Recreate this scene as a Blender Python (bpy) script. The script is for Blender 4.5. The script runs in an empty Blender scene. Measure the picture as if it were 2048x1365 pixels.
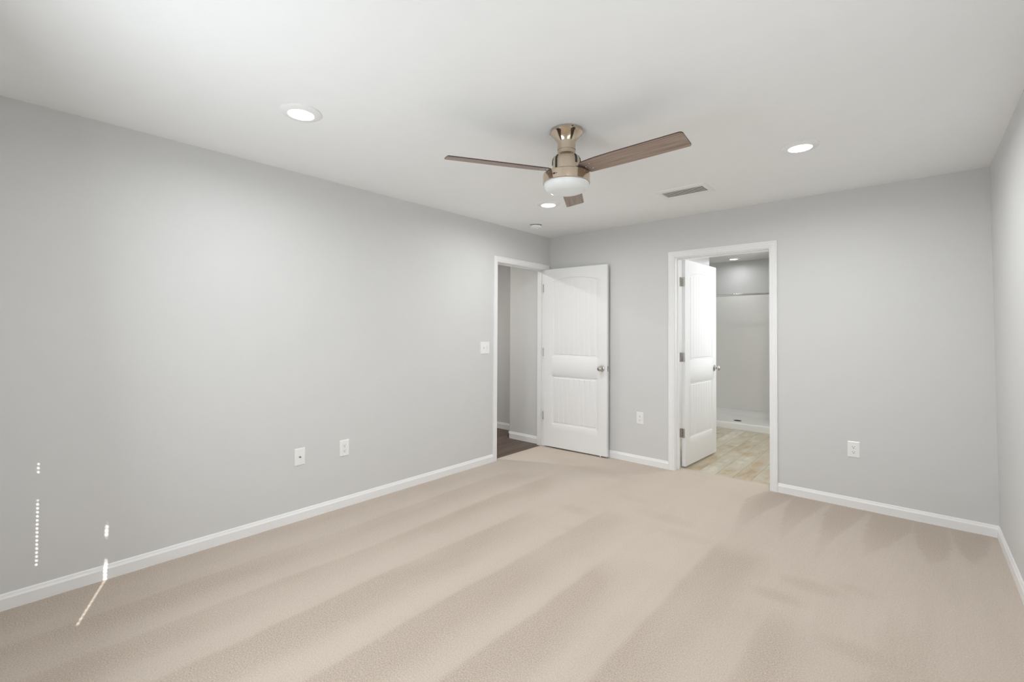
import bpy, bmesh, math, random
from mathutils import Vector, Matrix
random.seed(7)
S = bpy.context.scene
C = S.collection
PI = math.pi
rad = math.radians

# --------------------------------- camera
H = 2.44                     # ceiling height
W, LEAN = 3.629, 0.027       # right wall at the ceiling, its outward lean at the floor
YR = -4.56                   # rear wall (behind the camera)
WT = 0.115                   # wall thickness, hall side
WB = 0.130                   # wall thickness, bathroom side
CAMP = Vector((3.2555, -4.3697, 1.3331))
yaw, pitch, roll = 0.7216, 0.0158, 0.0049
fwd = Vector((-math.sin(yaw) * math.cos(pitch), math.cos(yaw) * math.cos(pitch), math.sin(pitch)))
rt = Vector((math.cos(yaw), math.sin(yaw), 0))
up = rt.cross(fwd)
r2 = rt * math.cos(roll) + up * math.sin(roll)
u2 = -rt * math.sin(roll) + up * math.cos(roll)
cam = bpy.data.cameras.new('camera')
cam.sensor_width = 36
cam.sensor_fit = 'HORIZONTAL'
cam.lens = 919.1155 / 2048 * 36
cam.shift_x = (1024 - 1023.77) / 2048
cam.shift_y = (648.115 - 682.5) / 2048
cam.clip_start = 0.02
camo = bpy.data.objects.new('camera', cam)
C.objects.link(camo)
m = Matrix.Identity(4)
for i in range(3):
    m[i][0] = r2[i]; m[i][1] = u2[i]; m[i][2] = -fwd[i]; m[i][3] = CAMP[i]
camo.matrix_world = m
S.camera = camo

# --------------------------------- world, sun, daylight, exposure
S.view_settings.view_transform = 'Standard'
S.view_settings.look = 'None'
S.view_settings.exposure = 0.10
S.view_settings.gamma = 1.0
S.view_settings.use_curve_mapping = False
S.cycles.use_denoising = True
S.cycles.max_bounces = 14
S.cycles.diffuse_bounces = 8
S.cycles.glossy_bounces = 6
S.cycles.sample_clamp_indirect = 6.0
S.cycles.caustics_reflective = False
S.cycles.caustics_refractive = False
world = bpy.data.worlds.new('world')
S.world = world
world.use_nodes = True
wn = world.node_tree
bg = wn.nodes['Background']
sky = wn.nodes.new('ShaderNodeTexSky')
sky.sky_type = 'HOSEK_WILKIE'
sky.sun_direction = (0.84, -0.30, 0.46)
wn.links.new(sky.outputs[0], bg.inputs[0])
bg.inputs[1].default_value = 0.6


def light(name, kind, loc, power, size=None, size_y=None, direction=None, col=(1, 1, 1), shape=None, spread=None):
    l = bpy.data.lights.new(name, kind)
    l.energy = power
    l.color = col
    if kind == 'AREA':
        if shape == 'DISK':
            l.shape = 'DISK'; l.size = size
        else:
            l.shape = 'RECTANGLE'; l.size = size; l.size_y = size_y
        if spread: l.spread = spread
    o = bpy.data.objects.new(name, l)
    C.objects.link(o)
    o.location = loc
    if direction:
        o.rotation_euler = Vector(direction).to_track_quat('-Z', 'Y').to_euler()
    return o


SUN_DIR = Vector((-0.94, 0.34, -0.51)).normalized()
sun = light('sun', 'SUN', (8, -8, 6), 16.0, direction=SUN_DIR, col=(1, 0.97, 0.92))
sun.data.angle = rad(0.42)
# daylight entering through the wide window in the rear wall, behind the camera
DAY = (0.875, 0.945, 1.0)
# (the closed slats throw it forward and upward)
light('daylight_rear', 'AREA', (1.58, YR + 0.06, 1.25), 24, 1.36, 1.05, (0.32, 1, 0.10), DAY)
# added fill, as from an unseen side window, brightening the left wall
light('added_fill_side', 'AREA', (W - 0.03, -3.30, 1.42), 8.5, 1.25, 1.30, (-1, 0.35, 0.40), DAY)
# daylight from an assumed, unseen bathroom window, added to brighten door and wall
light('added_daylight_bathroom', 'AREA', (3.12, 1.15, 1.55), 23, 0.95, 1.2, (-1, 0, 0.9), DAY)
# added fill lamp, out of view, lifting the bathroom's overall brightness
light('added_bathroom_fill', 'AREA', (2.35, 1.3, 2.41), 15.0, 0.3, shape='DISK', direction=(0, 0, -1), col=(1, 0.98, 0.95))
# added lamp, out of view, to light the enclosed hall
light('added_hall_fill', 'AREA', (-0.95, -1.3, 2.40), 18.0, 0.12, shape='DISK', direction=(0, 0, -1), col=(1, 0.97, 0.92))


# --------------------------------- materials
def mat(name, color=(0.8, 0.8, 0.8), rough=0.5, metal=0.0, spec=0.5, emit=None, es=0.0):
    m = bpy.data.materials.new(name)
    m.use_nodes = True
    b = m.node_tree.nodes['Principled BSDF']
    b.inputs['Base Color'].default_value = (*color, 1)
    b.inputs['Roughness'].default_value = rough
    b.inputs['Metallic'].default_value = metal
    b.inputs['Specular IOR Level'].default_value = spec
    if emit:
        b.inputs['Emission Color'].default_value = (*emit, 1)
        b.inputs['Emission Strength'].default_value = es
    m['b'] = 1
    return m


def nd(m, t, **kw):
    n = m.node_tree.nodes.new(t)
    for k, v in kw.items():
        if k.startswith('i_'):
            n.inputs[k[2:].replace('_', ' ')].default_value = v
        else:
            setattr(n, k, v)
    return n


def lk(m, a, b): m.node_tree.links.new(a, b)


def bs(m): return m.node_tree.nodes['Principled BSDF']


def bump(m, scale, strength, dist=0.001, detail=3.0):
    tc = nd(m, 'ShaderNodeNewGeometry')
    n = nd(m, 'ShaderNodeTexNoise', i_Scale=scale, i_Detail=detail)
    lk(m, tc.outputs['Position'], n.inputs['Vector'])
    b = nd(m, 'ShaderNodeBump', i_Strength=strength, i_Distance=dist)
    lk(m, n.outputs[0], b.inputs['Height'])
    lk(m, b.outputs[0], bs(m).inputs['Normal'])
    return n


def wall_paint(name, col):
    m = mat(name, col, 0.55, spec=0.35)
    n = bump(m, 260, 0.25, 0.0006, 4)
    # very faint roller mottling in the paint
    g = nd(m, 'ShaderNodeNewGeometry')
    n2 = nd(m, 'ShaderNodeTexNoise', i_Scale=9.0, i_Detail=4.0)
    lk(m, g.outputs['Position'], n2.inputs['Vector'])
    mp = nd(m, 'ShaderNodeMapRange', i_To_Min=0.985, i_To_Max=1.015)
    lk(m, n2.outputs[0], mp.inputs[0])
    vm = nd(m, 'ShaderNodeVectorMath', operation='SCALE')
    vm.inputs[0].default_value = col
    lk(m, mp.outputs[0], vm.inputs['Scale'])
    lk(m, vm.outputs[0], bs(m).inputs['Base Color'])
    return m


M = {}
M['wall'] = wall_paint('grey_wall_paint', (0.655, 0.655, 0.648))
M['ceil'] = wall_paint('ceiling_paint', (0.885, 0.895, 0.898))
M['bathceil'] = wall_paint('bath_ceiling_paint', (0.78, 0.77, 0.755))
M['trim'] = mat('white_trim_paint', (0.85, 0.85, 0.85), 0.33)
M['door'] = mat('white_door_paint', (0.83, 0.83, 0.83), 0.36)
bump(M['door'], 420, 0.10, 0.0004, 3)
M['plastic'] = mat('white_plastic', (0.85, 0.85, 0.845), 0.30)
M['dark'] = mat('dark_slot', (0.03, 0.03, 0.03), 0.6)
M['nickel'] = mat('satin_nickel', (0.55, 0.53, 0.50), 0.27, 1.0)
M['polnickel'] = mat('polished_nickel', (0.62, 0.52, 0.41), 0.13, 1.0)
M['chrome'] = mat('chrome_bar', (0.62, 0.61, 0.60), 0.12, 1.0)
M['brass'] = mat('coax_metal', (0.42, 0.38, 0.33), 0.3, 1.0)
M['glass'] = mat('opal_glass', (0.80, 0.82, 0.82), 0.32)
M['acrylic'] = mat('shower_acrylic', (0.80, 0.79, 0.76), 0.22)
M['pan'] = mat('shower_pan_acrylic', (0.80, 0.795, 0.775), 0.28)
M['lens'] = mat('led_lens', (0.9, 0.9, 0.9), 0.4, emit=(1, 0.985, 0.96), es=6.0)
M['grille'] = mat('grille_metal', (0.72, 0.71, 0.69), 0.4)
M['duct'] = mat('duct_dark', (0.05, 0.048, 0.045), 0.8)
M['slat'] = mat('vinyl_slat', (0.8, 0.8, 0.79), 0.45)
M['eave'] = mat('soffit', (0.7, 0.7, 0.7), 0.6)


def carpet():
    m = mat('beige_carpet', (0.6, 0.5, 0.42), 0.95, spec=0.1)
    b = bs(m)
    g = nd(m, 'ShaderNodeNewGeometry')
    at = nd(m, 'ShaderNodeAttribute', attribute_name='nap_and_shade')
    mix = nd(m, 'ShaderNodeMix', data_type='RGBA')
    mix.inputs['A'].default_value = (0.550, 0.474, 0.403, 1)
    mix.inputs['B'].default_value = (0.468, 0.393, 0.326, 1)
    lk(m, at.outputs['Fac'], mix.inputs['Factor'])
    n = nd(m, 'ShaderNodeTexNoise', i_Scale=170.0, i_Detail=3.0, i_Roughness=0.7)
    lk(m, g.outputs['Position'], n.inputs['Vector'])
    # tuft speckle, coarser where the pile stands up
    amp = nd(m, 'ShaderNodeMapRange', i_From_Min=0.0, i_From_Max=1.0, i_To_Min=0.75, i_To_Max=1.6)
    lk(m, at.outputs['Fac'], amp.inputs[0])
    sub = nd(m, 'ShaderNodeMath', operation='SUBTRACT')
    sub.inputs[1].default_value = 0.5
    lk(m, n.outputs[0], sub.inputs[0])
    mu = nd(m, 'ShaderNodeMath', operation='MULTIPLY')
    lk(m, sub.outputs[0], mu.inputs[0]); lk(m, amp.outputs[0], mu.inputs[1])
    ad = nd(m, 'ShaderNodeMath', operation='ADD')
    ad.inputs[1].default_value = 1.0
    lk(m, mu.outputs[0], ad.inputs[0])
    vm = nd(m, 'ShaderNodeVectorMath', operation='SCALE')
    lk(m, mix.outputs['Result'], vm.inputs[0]); lk(m, ad.outputs[0], vm.inputs['Scale'])
    lk(m, vm.outputs[0], b.inputs['Base Color'])
    bp = nd(m, 'ShaderNodeBump', i_Strength=0.55, i_Distance=0.004)
    lk(m, n.outputs[0], bp.inputs['Height'])
    lk(m, bp.outputs[0], b.inputs['Normal'])
    b.inputs['Sheen Weight'].default_value = 0.15
    b.inputs['Sheen Roughness'].default_value = 0.5
    return m


def planks(name, cols, length, width, mortar, gap, grain_scale, rough, mott):
    """boards running along world Y"""
    m = mat(name, cols[0], rough)
    b = bs(m)
    g = nd(m, 'ShaderNodeNewGeometry')
    mp = nd(m, 'ShaderNodeMapping')
    mp.inputs['Rotation'].default_value = (0, 0, PI / 2)
    lk(m, g.outputs['Position'], mp.inputs[0])
    br = nd(m, 'ShaderNodeTexBrick', offset=0.37, i_Scale=1.0, i_Mortar_Size=gap, i_Bias=0.0,
            i_Brick_Width=length, i_Row_Height=width)
    br.inputs['Color1'].default_value = (0, 0, 0, 1)
    br.inputs['Color2'].default_value = (1, 1, 1, 1)
    br.inputs['Mortar'].default_value = (0.5, 0.5, 0.5, 1)
    lk(m, mp.outputs[0], br.inputs['Vector'])
    mg = nd(m, 'ShaderNodeMapping')
    mg.inputs['Scale'].default_value = grain_scale
    lk(m, g.outputs['Position'], mg.inputs[0])
    off = nd(m, 'ShaderNodeVectorMath', operation='MULTIPLY_ADD')
    off.inputs[1].default_value = (1, 1, 1)
    lk(m, mg.outputs[0], off.inputs[0])
    bw = nd(m, 'ShaderNodeVectorMath', operation='SCALE', i_Scale=7.3)
    lk(m, br.outputs['Color'], bw.inputs[0])
    lk(m, bw.outputs[0], off.inputs[2])
    ns = nd(m, 'ShaderNodeTexNoise', i_Scale=1.0, i_Detail=6.0, i_Roughness=0.62)
    lk(m, off.outputs[0], ns.inputs['Vector'])
    sx = nd(m, 'ShaderNodeSeparateColor')
    lk(m, br.outputs['Color'], sx.inputs[0])
    a = nd(m, 'ShaderNodeMath', operation='MULTIPLY'); a.inputs[1].default_value = mott
    lk(m, sx.outputs[0], a.inputs[0])
    s = nd(m, 'ShaderNodeMath', operation='ADD')
    lk(m, a.outputs[0], s.inputs[0]); lk(m, ns.outputs[0], s.inputs[1])
    s2 = nd(m, 'ShaderNodeMath', operation='SUBTRACT'); s2.inputs[1].default_value = mott / 2
    lk(m, s.outputs[0], s2.inputs[0])
    cr = nd(m, 'ShaderNodeValToRGB')
    els = cr.color_ramp.elements
    els[0].position = 0.28; els[0].color = (*cols[0], 1)
    els[1].position = 0.74; els[1].color = (*cols[-1], 1)
    for k, c in enumerate(cols[1:-1]):
        e = els.new(0.28 + 0.46 * (k + 1) / (len(cols) - 1)); e.color = (*c, 1)
    lk(m, s2.outputs[0], cr.inputs[0])
    mx = nd(m, 'ShaderNodeMix', data_type='RGBA')
    lk(m, br.outputs['Fac'], mx.inputs['Factor'])
    lk(m, cr.outputs[0], mx.inputs['A'])
    mx.inputs['B'].default_value = (*mortar, 1)
    lk(m, mx.outputs['Result'], b.inputs['Base Color'])
    return m


M['carpet'] = carpet()
M['vinyl'] = planks('stone_look_vinyl', [(0.36, 0.26, 0.15), (0.47, 0.395, 0.28), (0.50, 0.475, 0.385), (0.68, 0.635, 0.53)],
                    0.61, 0.152, (0.29, 0.25, 0.19), 0.0024, (7.0, 2.2, 7.0), 0.40, 0.16)
M['hallwood'] = planks('dark_wood_floor', [(0.045, 0.029, 0.021), (0.095, 0.064, 0.048), (0.125, 0.088, 0.068), (0.19, 0.14, 0.112)],
                       1.22, 0.15, (0.03, 0.02, 0.015), 0.002, (38.0, 1.6, 10.0), 0.50, 0.14)


def blade_wood(name, dark):
    m = mat(name, (0.2, 0.15, 0.12), 0.45)
    t = nd(m, 'ShaderNodeTexCoord')
    mp = nd(m, 'ShaderNodeMapping')
    mp.inputs['Scale'].default_value = (4.0, 95.0, 30.0)
    lk(m, t.outputs['Object'], mp.inputs[0])
    n = nd(m, 'ShaderNodeTexNoise', i_Scale=1.0, i_Detail=5.0, i_Roughness=0.6)
    lk(m, mp.outputs[0], n.inputs['Vector'])
    cr = nd(m, 'ShaderNodeValToRGB')
    e = cr.color_ramp.elements
    e[0].position = 0.30; e[0].color = (0.205, 0.143, 0.110, 1) if not dark else (0.05, 0.03, 0.025, 1)
    e[1].position = 0.72; e[1].color = (0.400, 0.310, 0.255, 1) if not dark else (0.08, 0.05, 0.04, 1)
    lk(m, n.outputs[0], cr.inputs[0])
    lk(m, cr.outputs[0], bs(m).inputs['Base Color'])
    return m


M['blade'] = blade_wood('weathered_oak_blade', False)
M['bladeedge'] = blade_wood('dark_blade_edge', True)


# --------------------------------- mesh helpers
def bm_box(bm, x0, x1, y0, y1, z0, z1, bevel=0.0, mi=0):
    vs = [bm.verts.new((x, y, z)) for x in (x0, x1) for y in (y0, y1) for z in (z0, z1)]
    idx = [(0, 1, 3, 2), (4, 6, 7, 5), (0, 4, 5, 1), (2, 3, 7, 6), (0, 2, 6, 4), (1, 5, 7, 3)]
    fs = [bm.faces.new([vs[i] for i in f]) for f in idx]
    for f in fs: f.material_index = mi
    if bevel:
        es = {e for f in fs for e in f.edges}
        r = bmesh.ops.bevel(bm, geom=list(es), offset=bevel, segments=2, affect='EDGES', profile=0.7)
        for f in r['faces']: f.material_index = mi
    return vs


def bm_lathe(bm, prof, seg=64, center=(0, 0, 0), axis='z', mi=0):
    rings = []
    c = Vector(center)
    for r, h in prof:
        ring = []
        n = 1 if r < 1e-6 else seg
        for k in range(n):
            a = 2 * PI * k / seg
            p = Vector((r * math.cos(a), r * math.sin(a), h))
            if axis == 'x': p = Vector((h, r * math.cos(a), r * math.sin(a)))
            if axis == 'y': p = Vector((r * math.sin(a), h, r * math.cos(a)))
            ring.append(bm.verts.new(c + p))
        rings.append(ring)
    for a, b in zip(rings, rings[1:]):
        if len(a) == 1 and len(b) == 1: continue
        for k in range(seg):
            k2 = (k + 1) % seg
            if len(a) == 1: f = bm.faces.new((a[0], b[k2], b[k]))
            elif len(b) == 1: f = bm.faces.new((a[k], a[k2], b[0]))
            else: f = bm.faces.new((a[k], a[k2], b[k2], b[k]))
            f.material_index = mi
    return rings


def bm_sweep(bm, polylines, closed_profile=False):
    """polylines: list over profile points, each a list of 3D points along the path"""
    vv = [[bm.verts.new(p) for p in pl] for pl in polylines]
    n = len(vv)
    rng = range(n if closed_profile else n - 1)
    for i in rng:
        a, b = vv[i], vv[(i + 1) % n]
        for k in range(len(a) - 1):
            bm.faces.new((a[k], a[k + 1], b[k + 1], b[k]))
    return vv


def obj(name, bm, mats, parent=None, smooth=False, auto=None, loc=None, rot=None):
    bmesh.ops.recalc_face_normals(bm, faces=bm.faces)
    me = bpy.data.meshes.new(name)
    bm.to_mesh(me); bm.free()
    for mm in (mats if isinstance(mats, (list, tuple)) else [mats]):
        me.materials.append(mm)
    if smooth or auto:
        me.polygons.foreach_set('use_smooth', [True] * len(me.polygons))
        if auto:
            me.set_sharp_from_angle(angle=rad(auto))
    o = bpy.data.objects.new(name, me)
    C.objects.link(o)
    if parent: o.parent = parent
    if loc: o.location = loc
    if rot: o.rotation_euler = rot
    return o


def empty(name, loc=(0, 0, 0), rot=(0, 0, 0)):
    o = bpy.data.objects.new(name, None)
    o.empty_display_size = 0.1
    C.objects.link(o)
    o.location = loc; o.rotation_euler = rot
    return o


def tag(o, label, cat, group=None):
    o['label'] = label; o['category'] = cat
    if group: o['group'] = group
    return o


def struct(o):
    o['kind'] = 'structure'
    return o


def NB(): return bmesh.new()


def copy_tree(o, parent=None):
    c = o.copy()
    C.objects.link(c)
    c.parent = parent
    for ch in [k for k in bpy.data.objects if k.parent == o]:
        copy_tree(ch, c)
    return c


# --------------------------------- room shell
DY0, DY1, DTOP = -0.897, -0.083, 2.047     # bedroom door opening in the left wall (y range)
BX0, BX1 = 1.508, 2.319                    # bathroom door opening in the back wall (x range)
G = 0.018                                  # jamb board thickness

# carpet with its vacuum marks (the lie of the pile and a painted shaded corner, stored as an attribute)
EDGES = [(0.36, .17, .8), (0.70, .12, .8), (1.07, .20, 1.0), (1.50, .20, 1.0), (1.89, .14, 1.0), (2.31, .24, 1.0),
         (2.70, .17, .8), (3.12, .14, .5)]
WEDGES = [[(2.40, -0.01), (2.298, -0.063), (2.226, -0.311), (2.249, -0.618), (2.298, -0.884), (2.359, -1.119), (2.354, -0.941),
           (2.37, -0.728), (2.408, -0.5), (2.472, -0.23), (2.515, -0.01)],
          [(2.53, -0.01), (2.507, -0.086), (2.495, -0.318), (2.534, -0.671), (2.608, -1.115), (2.603, -0.956), (2.614, -0.77),
           (2.638, -0.532), (2.679, -0.318), (2.719, -0.115), (2.75, -0.01)],
          [(2.76, -0.01), (2.745, -0.119), (2.745, -0.319), (2.758, -0.557), (2.777, -0.91), (2.796, -1.188), (2.814, -1.11),
           (2.822, -0.939), (2.846, -0.756), (2.883, -0.548), (2.93, -0.33), (2.98, -0.01)],
          [(3.0, -0.01), (2.993, -0.147), (2.99, -0.533), (2.991, -0.978), (3.044, -0.807), (3.121, -0.629), (3.188, -0.38), (3.225, -0.271), (3.23, -0.01)],
          [(3.24, -0.01), (3.244, -0.354), (3.273, -0.602), (3.298, -0.78), (3.382, -0.627), (3.406, -0.439), (3.41, -0.01)],
          [(3.42, -0.01), (3.429, -0.283), (3.453, -0.482), (3.498, -0.6), (3.566, -0.38), (3.62, -0.01)]]
BLOBS = [(2.44, -1.48, .09, .06, .9), (2.70, -1.72, .12, .05, .9), (2.84, -1.50, .13, .06, .8), (3.10, -1.96, .16, .07, .8),
         (3.02, -1.39, .10, .05, .5), (2.40, -2.38, .10, .10, .4), (1.33, -1.46, .12, .07, .6), (1.57, -1.76, .14, .06, .6),
         (1.69, -1.98, .12, .07, .5), (0.9, -0.5, .22, .12, .5), (1.2, -0.55, .16, .06, .4), (0.55, -0.45, .2, .1, .5),
         (1.9, -1.15, .2, .07, .5), (2.1, -1.35, .14, .06, .5), (1.55, -0.95, .12, .06, .4), (2.55, -2.0, .12, .1, .4)]


def inpoly(x, y, P):
    c = False
    n = len(P)
    for i in range(n):
        x1, y1 = P[i]; x2, y2 = P[(i + 1) % n]
        if (y1 > y) != (y2 > y) and x < (x2 - x1) * (y - y1) / (y2 - y1) + x1: c = not c
    return c


def sst(a, b, x):
    t = min(1, max(0, (x - a) / (b - a)))
    return t * t * (3 - 2 * t)


from mathutils import noise as MN


def nap_and_shade(x, y):
    n1 = MN.noise(Vector((x * 1.7, y * 0.9, 3.1))); n2 = MN.noise(Vector((x * 9, y * 5, 1.7)))
    n3 = MN.noise(Vector((x * 4.0, y * 3.0, 8.7)))
    n4 = MN.noise(Vector((x * 2.6, y * 1.5, 21.3)))
    v = 0.0
    xx = x + 0.035 * n1 + 0.010 * n2
    for e, w, s in EDGES:
        d = xx - e
        if -0.02 < d < w + 0.16:
            k = sst(-0.012, 0.012, d) * (1 - sst(w * 0.55, w + 0.14, d + 0.06 * n3)) * s
            end = -1.75 + 0.35 * math.sin(e * 9)
            if x < 1.0: end = -1.1
            k *= 1 - sst(end - 0.1, end + 0.25, y + 0.12 * n3)
            k *= 0.62 + 0.75 * max(-0.5, min(0.5, n4 + 0.25))
            v = max(v, k)
    for P in WEDGES:
        if inpoly(x + 0.006 * n2, y + 0.015 * n2, P): v = max(v, 0.85 * (1 - 0.75 * sst(0.35, 1.15, -y)))
    if x > 2.42: v = max(v, 0.7 * (1 - sst(0.02, 0.13, -y + 0.03 * n2)))
    if x < 0.9: v = max(v, 0.5 * (1 - sst(0.08, 0.30, x + 0.07 * n3)) * (1 - sst(-1.9, -1.1, y)))
    for bx, by, sx, sy, s in BLOBS:
        d = ((x - bx) / sx) ** 2 + ((y - by) / sy) ** 2 + 0.6 * n2
        if d < 2.3: v = max(v, s * 0.75 * (1 - sst(-0.3, 2.2, d)))
    # fine nozzle furrows in the strokes beside the bathroom door
    if x > 2.1 and y > -2.3:
        f = 0.5 + 0.5 * math.sin((x * 1.0 + 0.05 * math.sin(y * 3)) * 2 * PI / 0.045)
        v += 0.20 * (f ** 6) * sst(2.1, 2.4, x) * (1 - sst(-0.5, -0.2, y)) * sst(-2.3, -1.9, y) * (1.0 if v < 0.4 else 0.2)
    v += 0.16 * MN.noise(Vector((x * 15.0 + 0.6 * n1, y * 1.3, 5.5)))
    v += 0.12 * n3 + 0.10 * n2 + 0.12 * n4
    # painted shade: carpet darkened towards the dim rear left corner
    v += 0.45 * (1 - sst(0.0, 1.3, x)) * (1 - sst(-4.4, -3.1, y))
    return min(1.15, max(-0.15, v + 0.08))


def build_carpet():
    st = 0.0125
    x0, x1, y0, y1 = 0.0, W + 0.05, YR, 0.0
    nx = int((x1 - x0) / st) + 1; ny = int((y1 - y0) / st) + 1
    verts, faces, vals = [], [], []
    for j in range(ny + 1):
        y = y0 + (y1 - y0) * j / ny
        for i in range(nx + 1):
            x = x0 + (x1 - x0) * i / nx
            v = nap_and_shade(x, y)
            verts.append((x, y, 0.0012 * MN.noise(Vector((x * 6, y * 6, 0)))))
            vals.append(v)
    for j in range(ny):
        for i in range(nx):
            a = j * (nx + 1) + i
            faces.append((a, a + 1, a + nx + 2, a + nx + 1))

    for _ in range(1):
        src = list(vals)
        for j in range(1, ny):
            for i in range(1, nx):
                k = j * (nx + 1) + i
                vals[k] = (src[k] * 2 + src[k - 1] + src[k + 1] + src[k - nx - 1] + src[k + nx + 1]) / 6

    def extra(xa, xb, ya, yb):
        b = len(verts)
        for y in (ya, yb):
            for x in (xa, xb):
                verts.append((x, y, 0.0)); vals.append(0.1)
        faces.append((b, b + 1, b + 3, b + 2))
    extra(-0.042, 0.0, DY0, DY1)
    extra(BX0, BX1, 0.0, 0.135)
    # the turned-down edges at the two doorways
    for (xa, ya, xb, yb) in ((-0.042, DY0, -0.042, DY1), (BX0, 0.135, BX1, 0.135)):
        b = len(verts)
        for x, y, z in ((xa, ya, 0), (xb, yb, 0), (xb, yb, -0.02), (xa, ya, -0.02)):
            verts.append((x, y, z)); vals.append(0.3)
        faces.append((b, b + 1, b + 2, b + 3))
    me = bpy.data.meshes.new('floor')
    me.from_pydata(verts, [], faces)
    at = me.attributes.new('nap_and_shade', 'FLOAT', 'POINT')
    at.data.foreach_set('value', vals)
    me.materials.append(M['carpet'])
    me.polygons.foreach_set('use_smooth', [True] * len(me.polygons))
    me.update()
    o = bpy.data.objects.new('floor', me)
    C.objects.link(o)
    return struct(o)


build_carpet()

# slab, hall floor and bathroom floor
bm = NB(); bm_box(bm, -2.2, 4.1, YR - 0.3, 4.2, -0.15, -0.021)
struct(obj('floor_slab', bm, M['duct']))
bm = NB(); bm_box(bm, -1.75, -0.0425, -3.2, 0.30, -0.0205, -0.008)
struct(obj('floor_hall', bm, M['hallwood']))
bm = NB(); bm_box(bm, 0.2, 3.3, 0.1355, 3.95, -0.0205, -0.008)
struct(obj('floor_bathroom', bm, M['vinyl']))

# ceiling
bm = NB(); bm_box(bm, -2.2, 4.1, YR - 0.2, 0.06, H, H + 0.1)
struct(obj('ceiling', bm, M['ceil']))
bm = NB(); bm_box(bm, -2.2, 4.1, 0.06, 4.2, H, H + 0.1)
struct(obj('ceiling_bathroom', bm, M['bathceil']))


def wall_boxes(name, boxes, mt=None):
    bm = NB()
    for b in boxes: bm_box(bm, *b)
    return struct(obj(name, bm, mt or M['wall']))


wall_boxes('wall_left', [(-WT, 0, YR - 0.13, DY0 - G, -0.02, H), (-WT, 0, DY0 - G, DY1 + G, DTOP + G, H),
                         (-WT, 0, DY1 + G, WB, -0.02, H)])
wall_boxes('wall_back', [(0, BX0 - G, 0, WB, -0.02, H), (BX0 - G, BX1 + G, 0, WB, DTOP + G, H),
                         (BX1 + G, W + 0.04, 0, WB, -0.02, H)])
# right wall, leaning outward very slightly towards the floor
bm = NB()
vs = [bm.verts.new(p) for p in [(W, YR - 0.13, H), (W, WB, H), (W + LEAN, WB, -0.02), (W + LEAN, YR - 0.13, -0.02),
                                (W + .15, YR - 0.13, H), (W + .15, WB, H), (W + .15, WB, -0.02), (W + .15, YR - 0.13, -0.02)]]
for f in ((0, 1, 2, 3), (4, 7, 6, 5), (0, 4, 5, 1), (3, 2, 6, 7), (1, 5, 6, 2), (0, 3, 7, 4)):
    bm.faces.new([vs[i] for i in f])
struct(obj('wall_right', bm, M['wall']))
# rear wall with the two window openings
R1a, R1b, RZ0, RZ1 = 0.88, 2.28, 0.66, 2.10
wall_boxes('wall_rear', [(0, R1a, YR - 0.13, YR, -0.02, H), (R1b, W + 0.04, YR - 0.13, YR, -0.02, H),
                         (R1a, R1b, YR - 0.13, YR, -0.02, RZ0), (R1a, R1b, YR - 0.13, YR, RZ1, H)])
# hall walls
wall_boxes('wall_hall', [(-0.585, -WT, -0.037, WB, -0.02, H)])
wall_boxes('wall_hall_return', [(-0.585, -0.50, WB, 0.30, -0.02, H)])
wall_boxes('wall_hall_far', [(-1.85, -0.50, 0.30, 0.40, -0.02, H)])
wall_boxes('wall_hall_side', [(-1.85, -1.75, -3.3, 0.30, -0.02, H), (-1.75, -WT, -3.3, -3.2, -0.02, H)])
# bathroom walls
wall_boxes('wall_bathroom_left', [(0.93, 1.03, WB, 2.443, -0.02, H)], M['trim'])  # white trim paint stands in for window daylight brightening this wall
wall_boxes('wall_bathroom_right', [(3.15, 3.25, WB, 2.443, -0.02, H)])
wall_boxes('wall_shower_nib', [(0.28, 0.93, 2.343, 2.443, -0.02, H)])
wall_boxes('wall_shower_left', [(0.18, 0.28, 2.343, 3.42, -0.02, H)])
wall_boxes('wall_shower_back', [(0.28, 1.98, 3.32, 3.42, -0.02, H)])
wall_boxes('wall_shower_right', [(1.88, 1.98, 2.543, 3.32, -0.02, H)])
wall_boxes('wall_bathroom_back', [(1.88, 3.25, 2.443, 2.543, -0.02, H)])

# --------------------------------- baseboards
BB = [(0.0, -0.012), (0.0130, -0.012), (0.0130, 0.054), (0.0110, 0.058), (0.0085, 0.063), (0.0060, 0.0725), (0.0035, 0.0765), (0.0, 0.0765)]


def baseboard(name, a, b, n, hs=1.0, cap=True):
    """a, b ends along the wall foot, n = normal pointing into the room"""
    bm = NB()
    a, b, n = Vector(a), Vector(b), Vector(n)
    pls = []
    for d, z in BB:
        pls.append([a + n * d + Vector((0, 0, z * hs)), b + n * d + Vector((0, 0, z * hs))])
    vv = bm_sweep(bm, pls, True)
    if cap:
        bm.faces.new([r[0] for r in vv]); bm.faces.new([r[1] for r in vv][::-1])
    return struct(obj(name, bm, M['trim']))


CO = 0.062  # casing outer edge beyond the opening
baseboard('baseboard_left', (0, YR, 0), (0, DY0 - CO - 0.0005, 0), (1, 0, 0))
baseboard('baseboard_back_corner', (0, 0, 0), (BX0 - CO - 0.0005, 0, 0), (0, -1, 0))
baseboard('baseboard_back', (BX1 + CO + 0.0005, 0, 0), (W + LEAN, 0, 0), (0, -1, 0))
baseboard('baseboard_right', (W + LEAN, YR, 0), (W + LEAN, 0, 0), (-1, 0, 0))
baseboard('baseboard_rear', (0, YR, 0), (W, YR, 0), (0, 1, 0))
baseboard('baseboard_hall', (-0.598, -0.037, -0.008), (-WT, -0.037, -0.008), (0, -1, 0), 1.12)
baseboard('baseboard_hall_return', (-0.585, -0.050, -0.008), (-0.585, 0.30, -0.008), (-1, 0, 0), 1.12)
baseboard('baseboard_hall_far', (-1.75, 0.30, -0.008), (-0.585, 0.30, -0.008), (0, -1, 0), 1.12)

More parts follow.
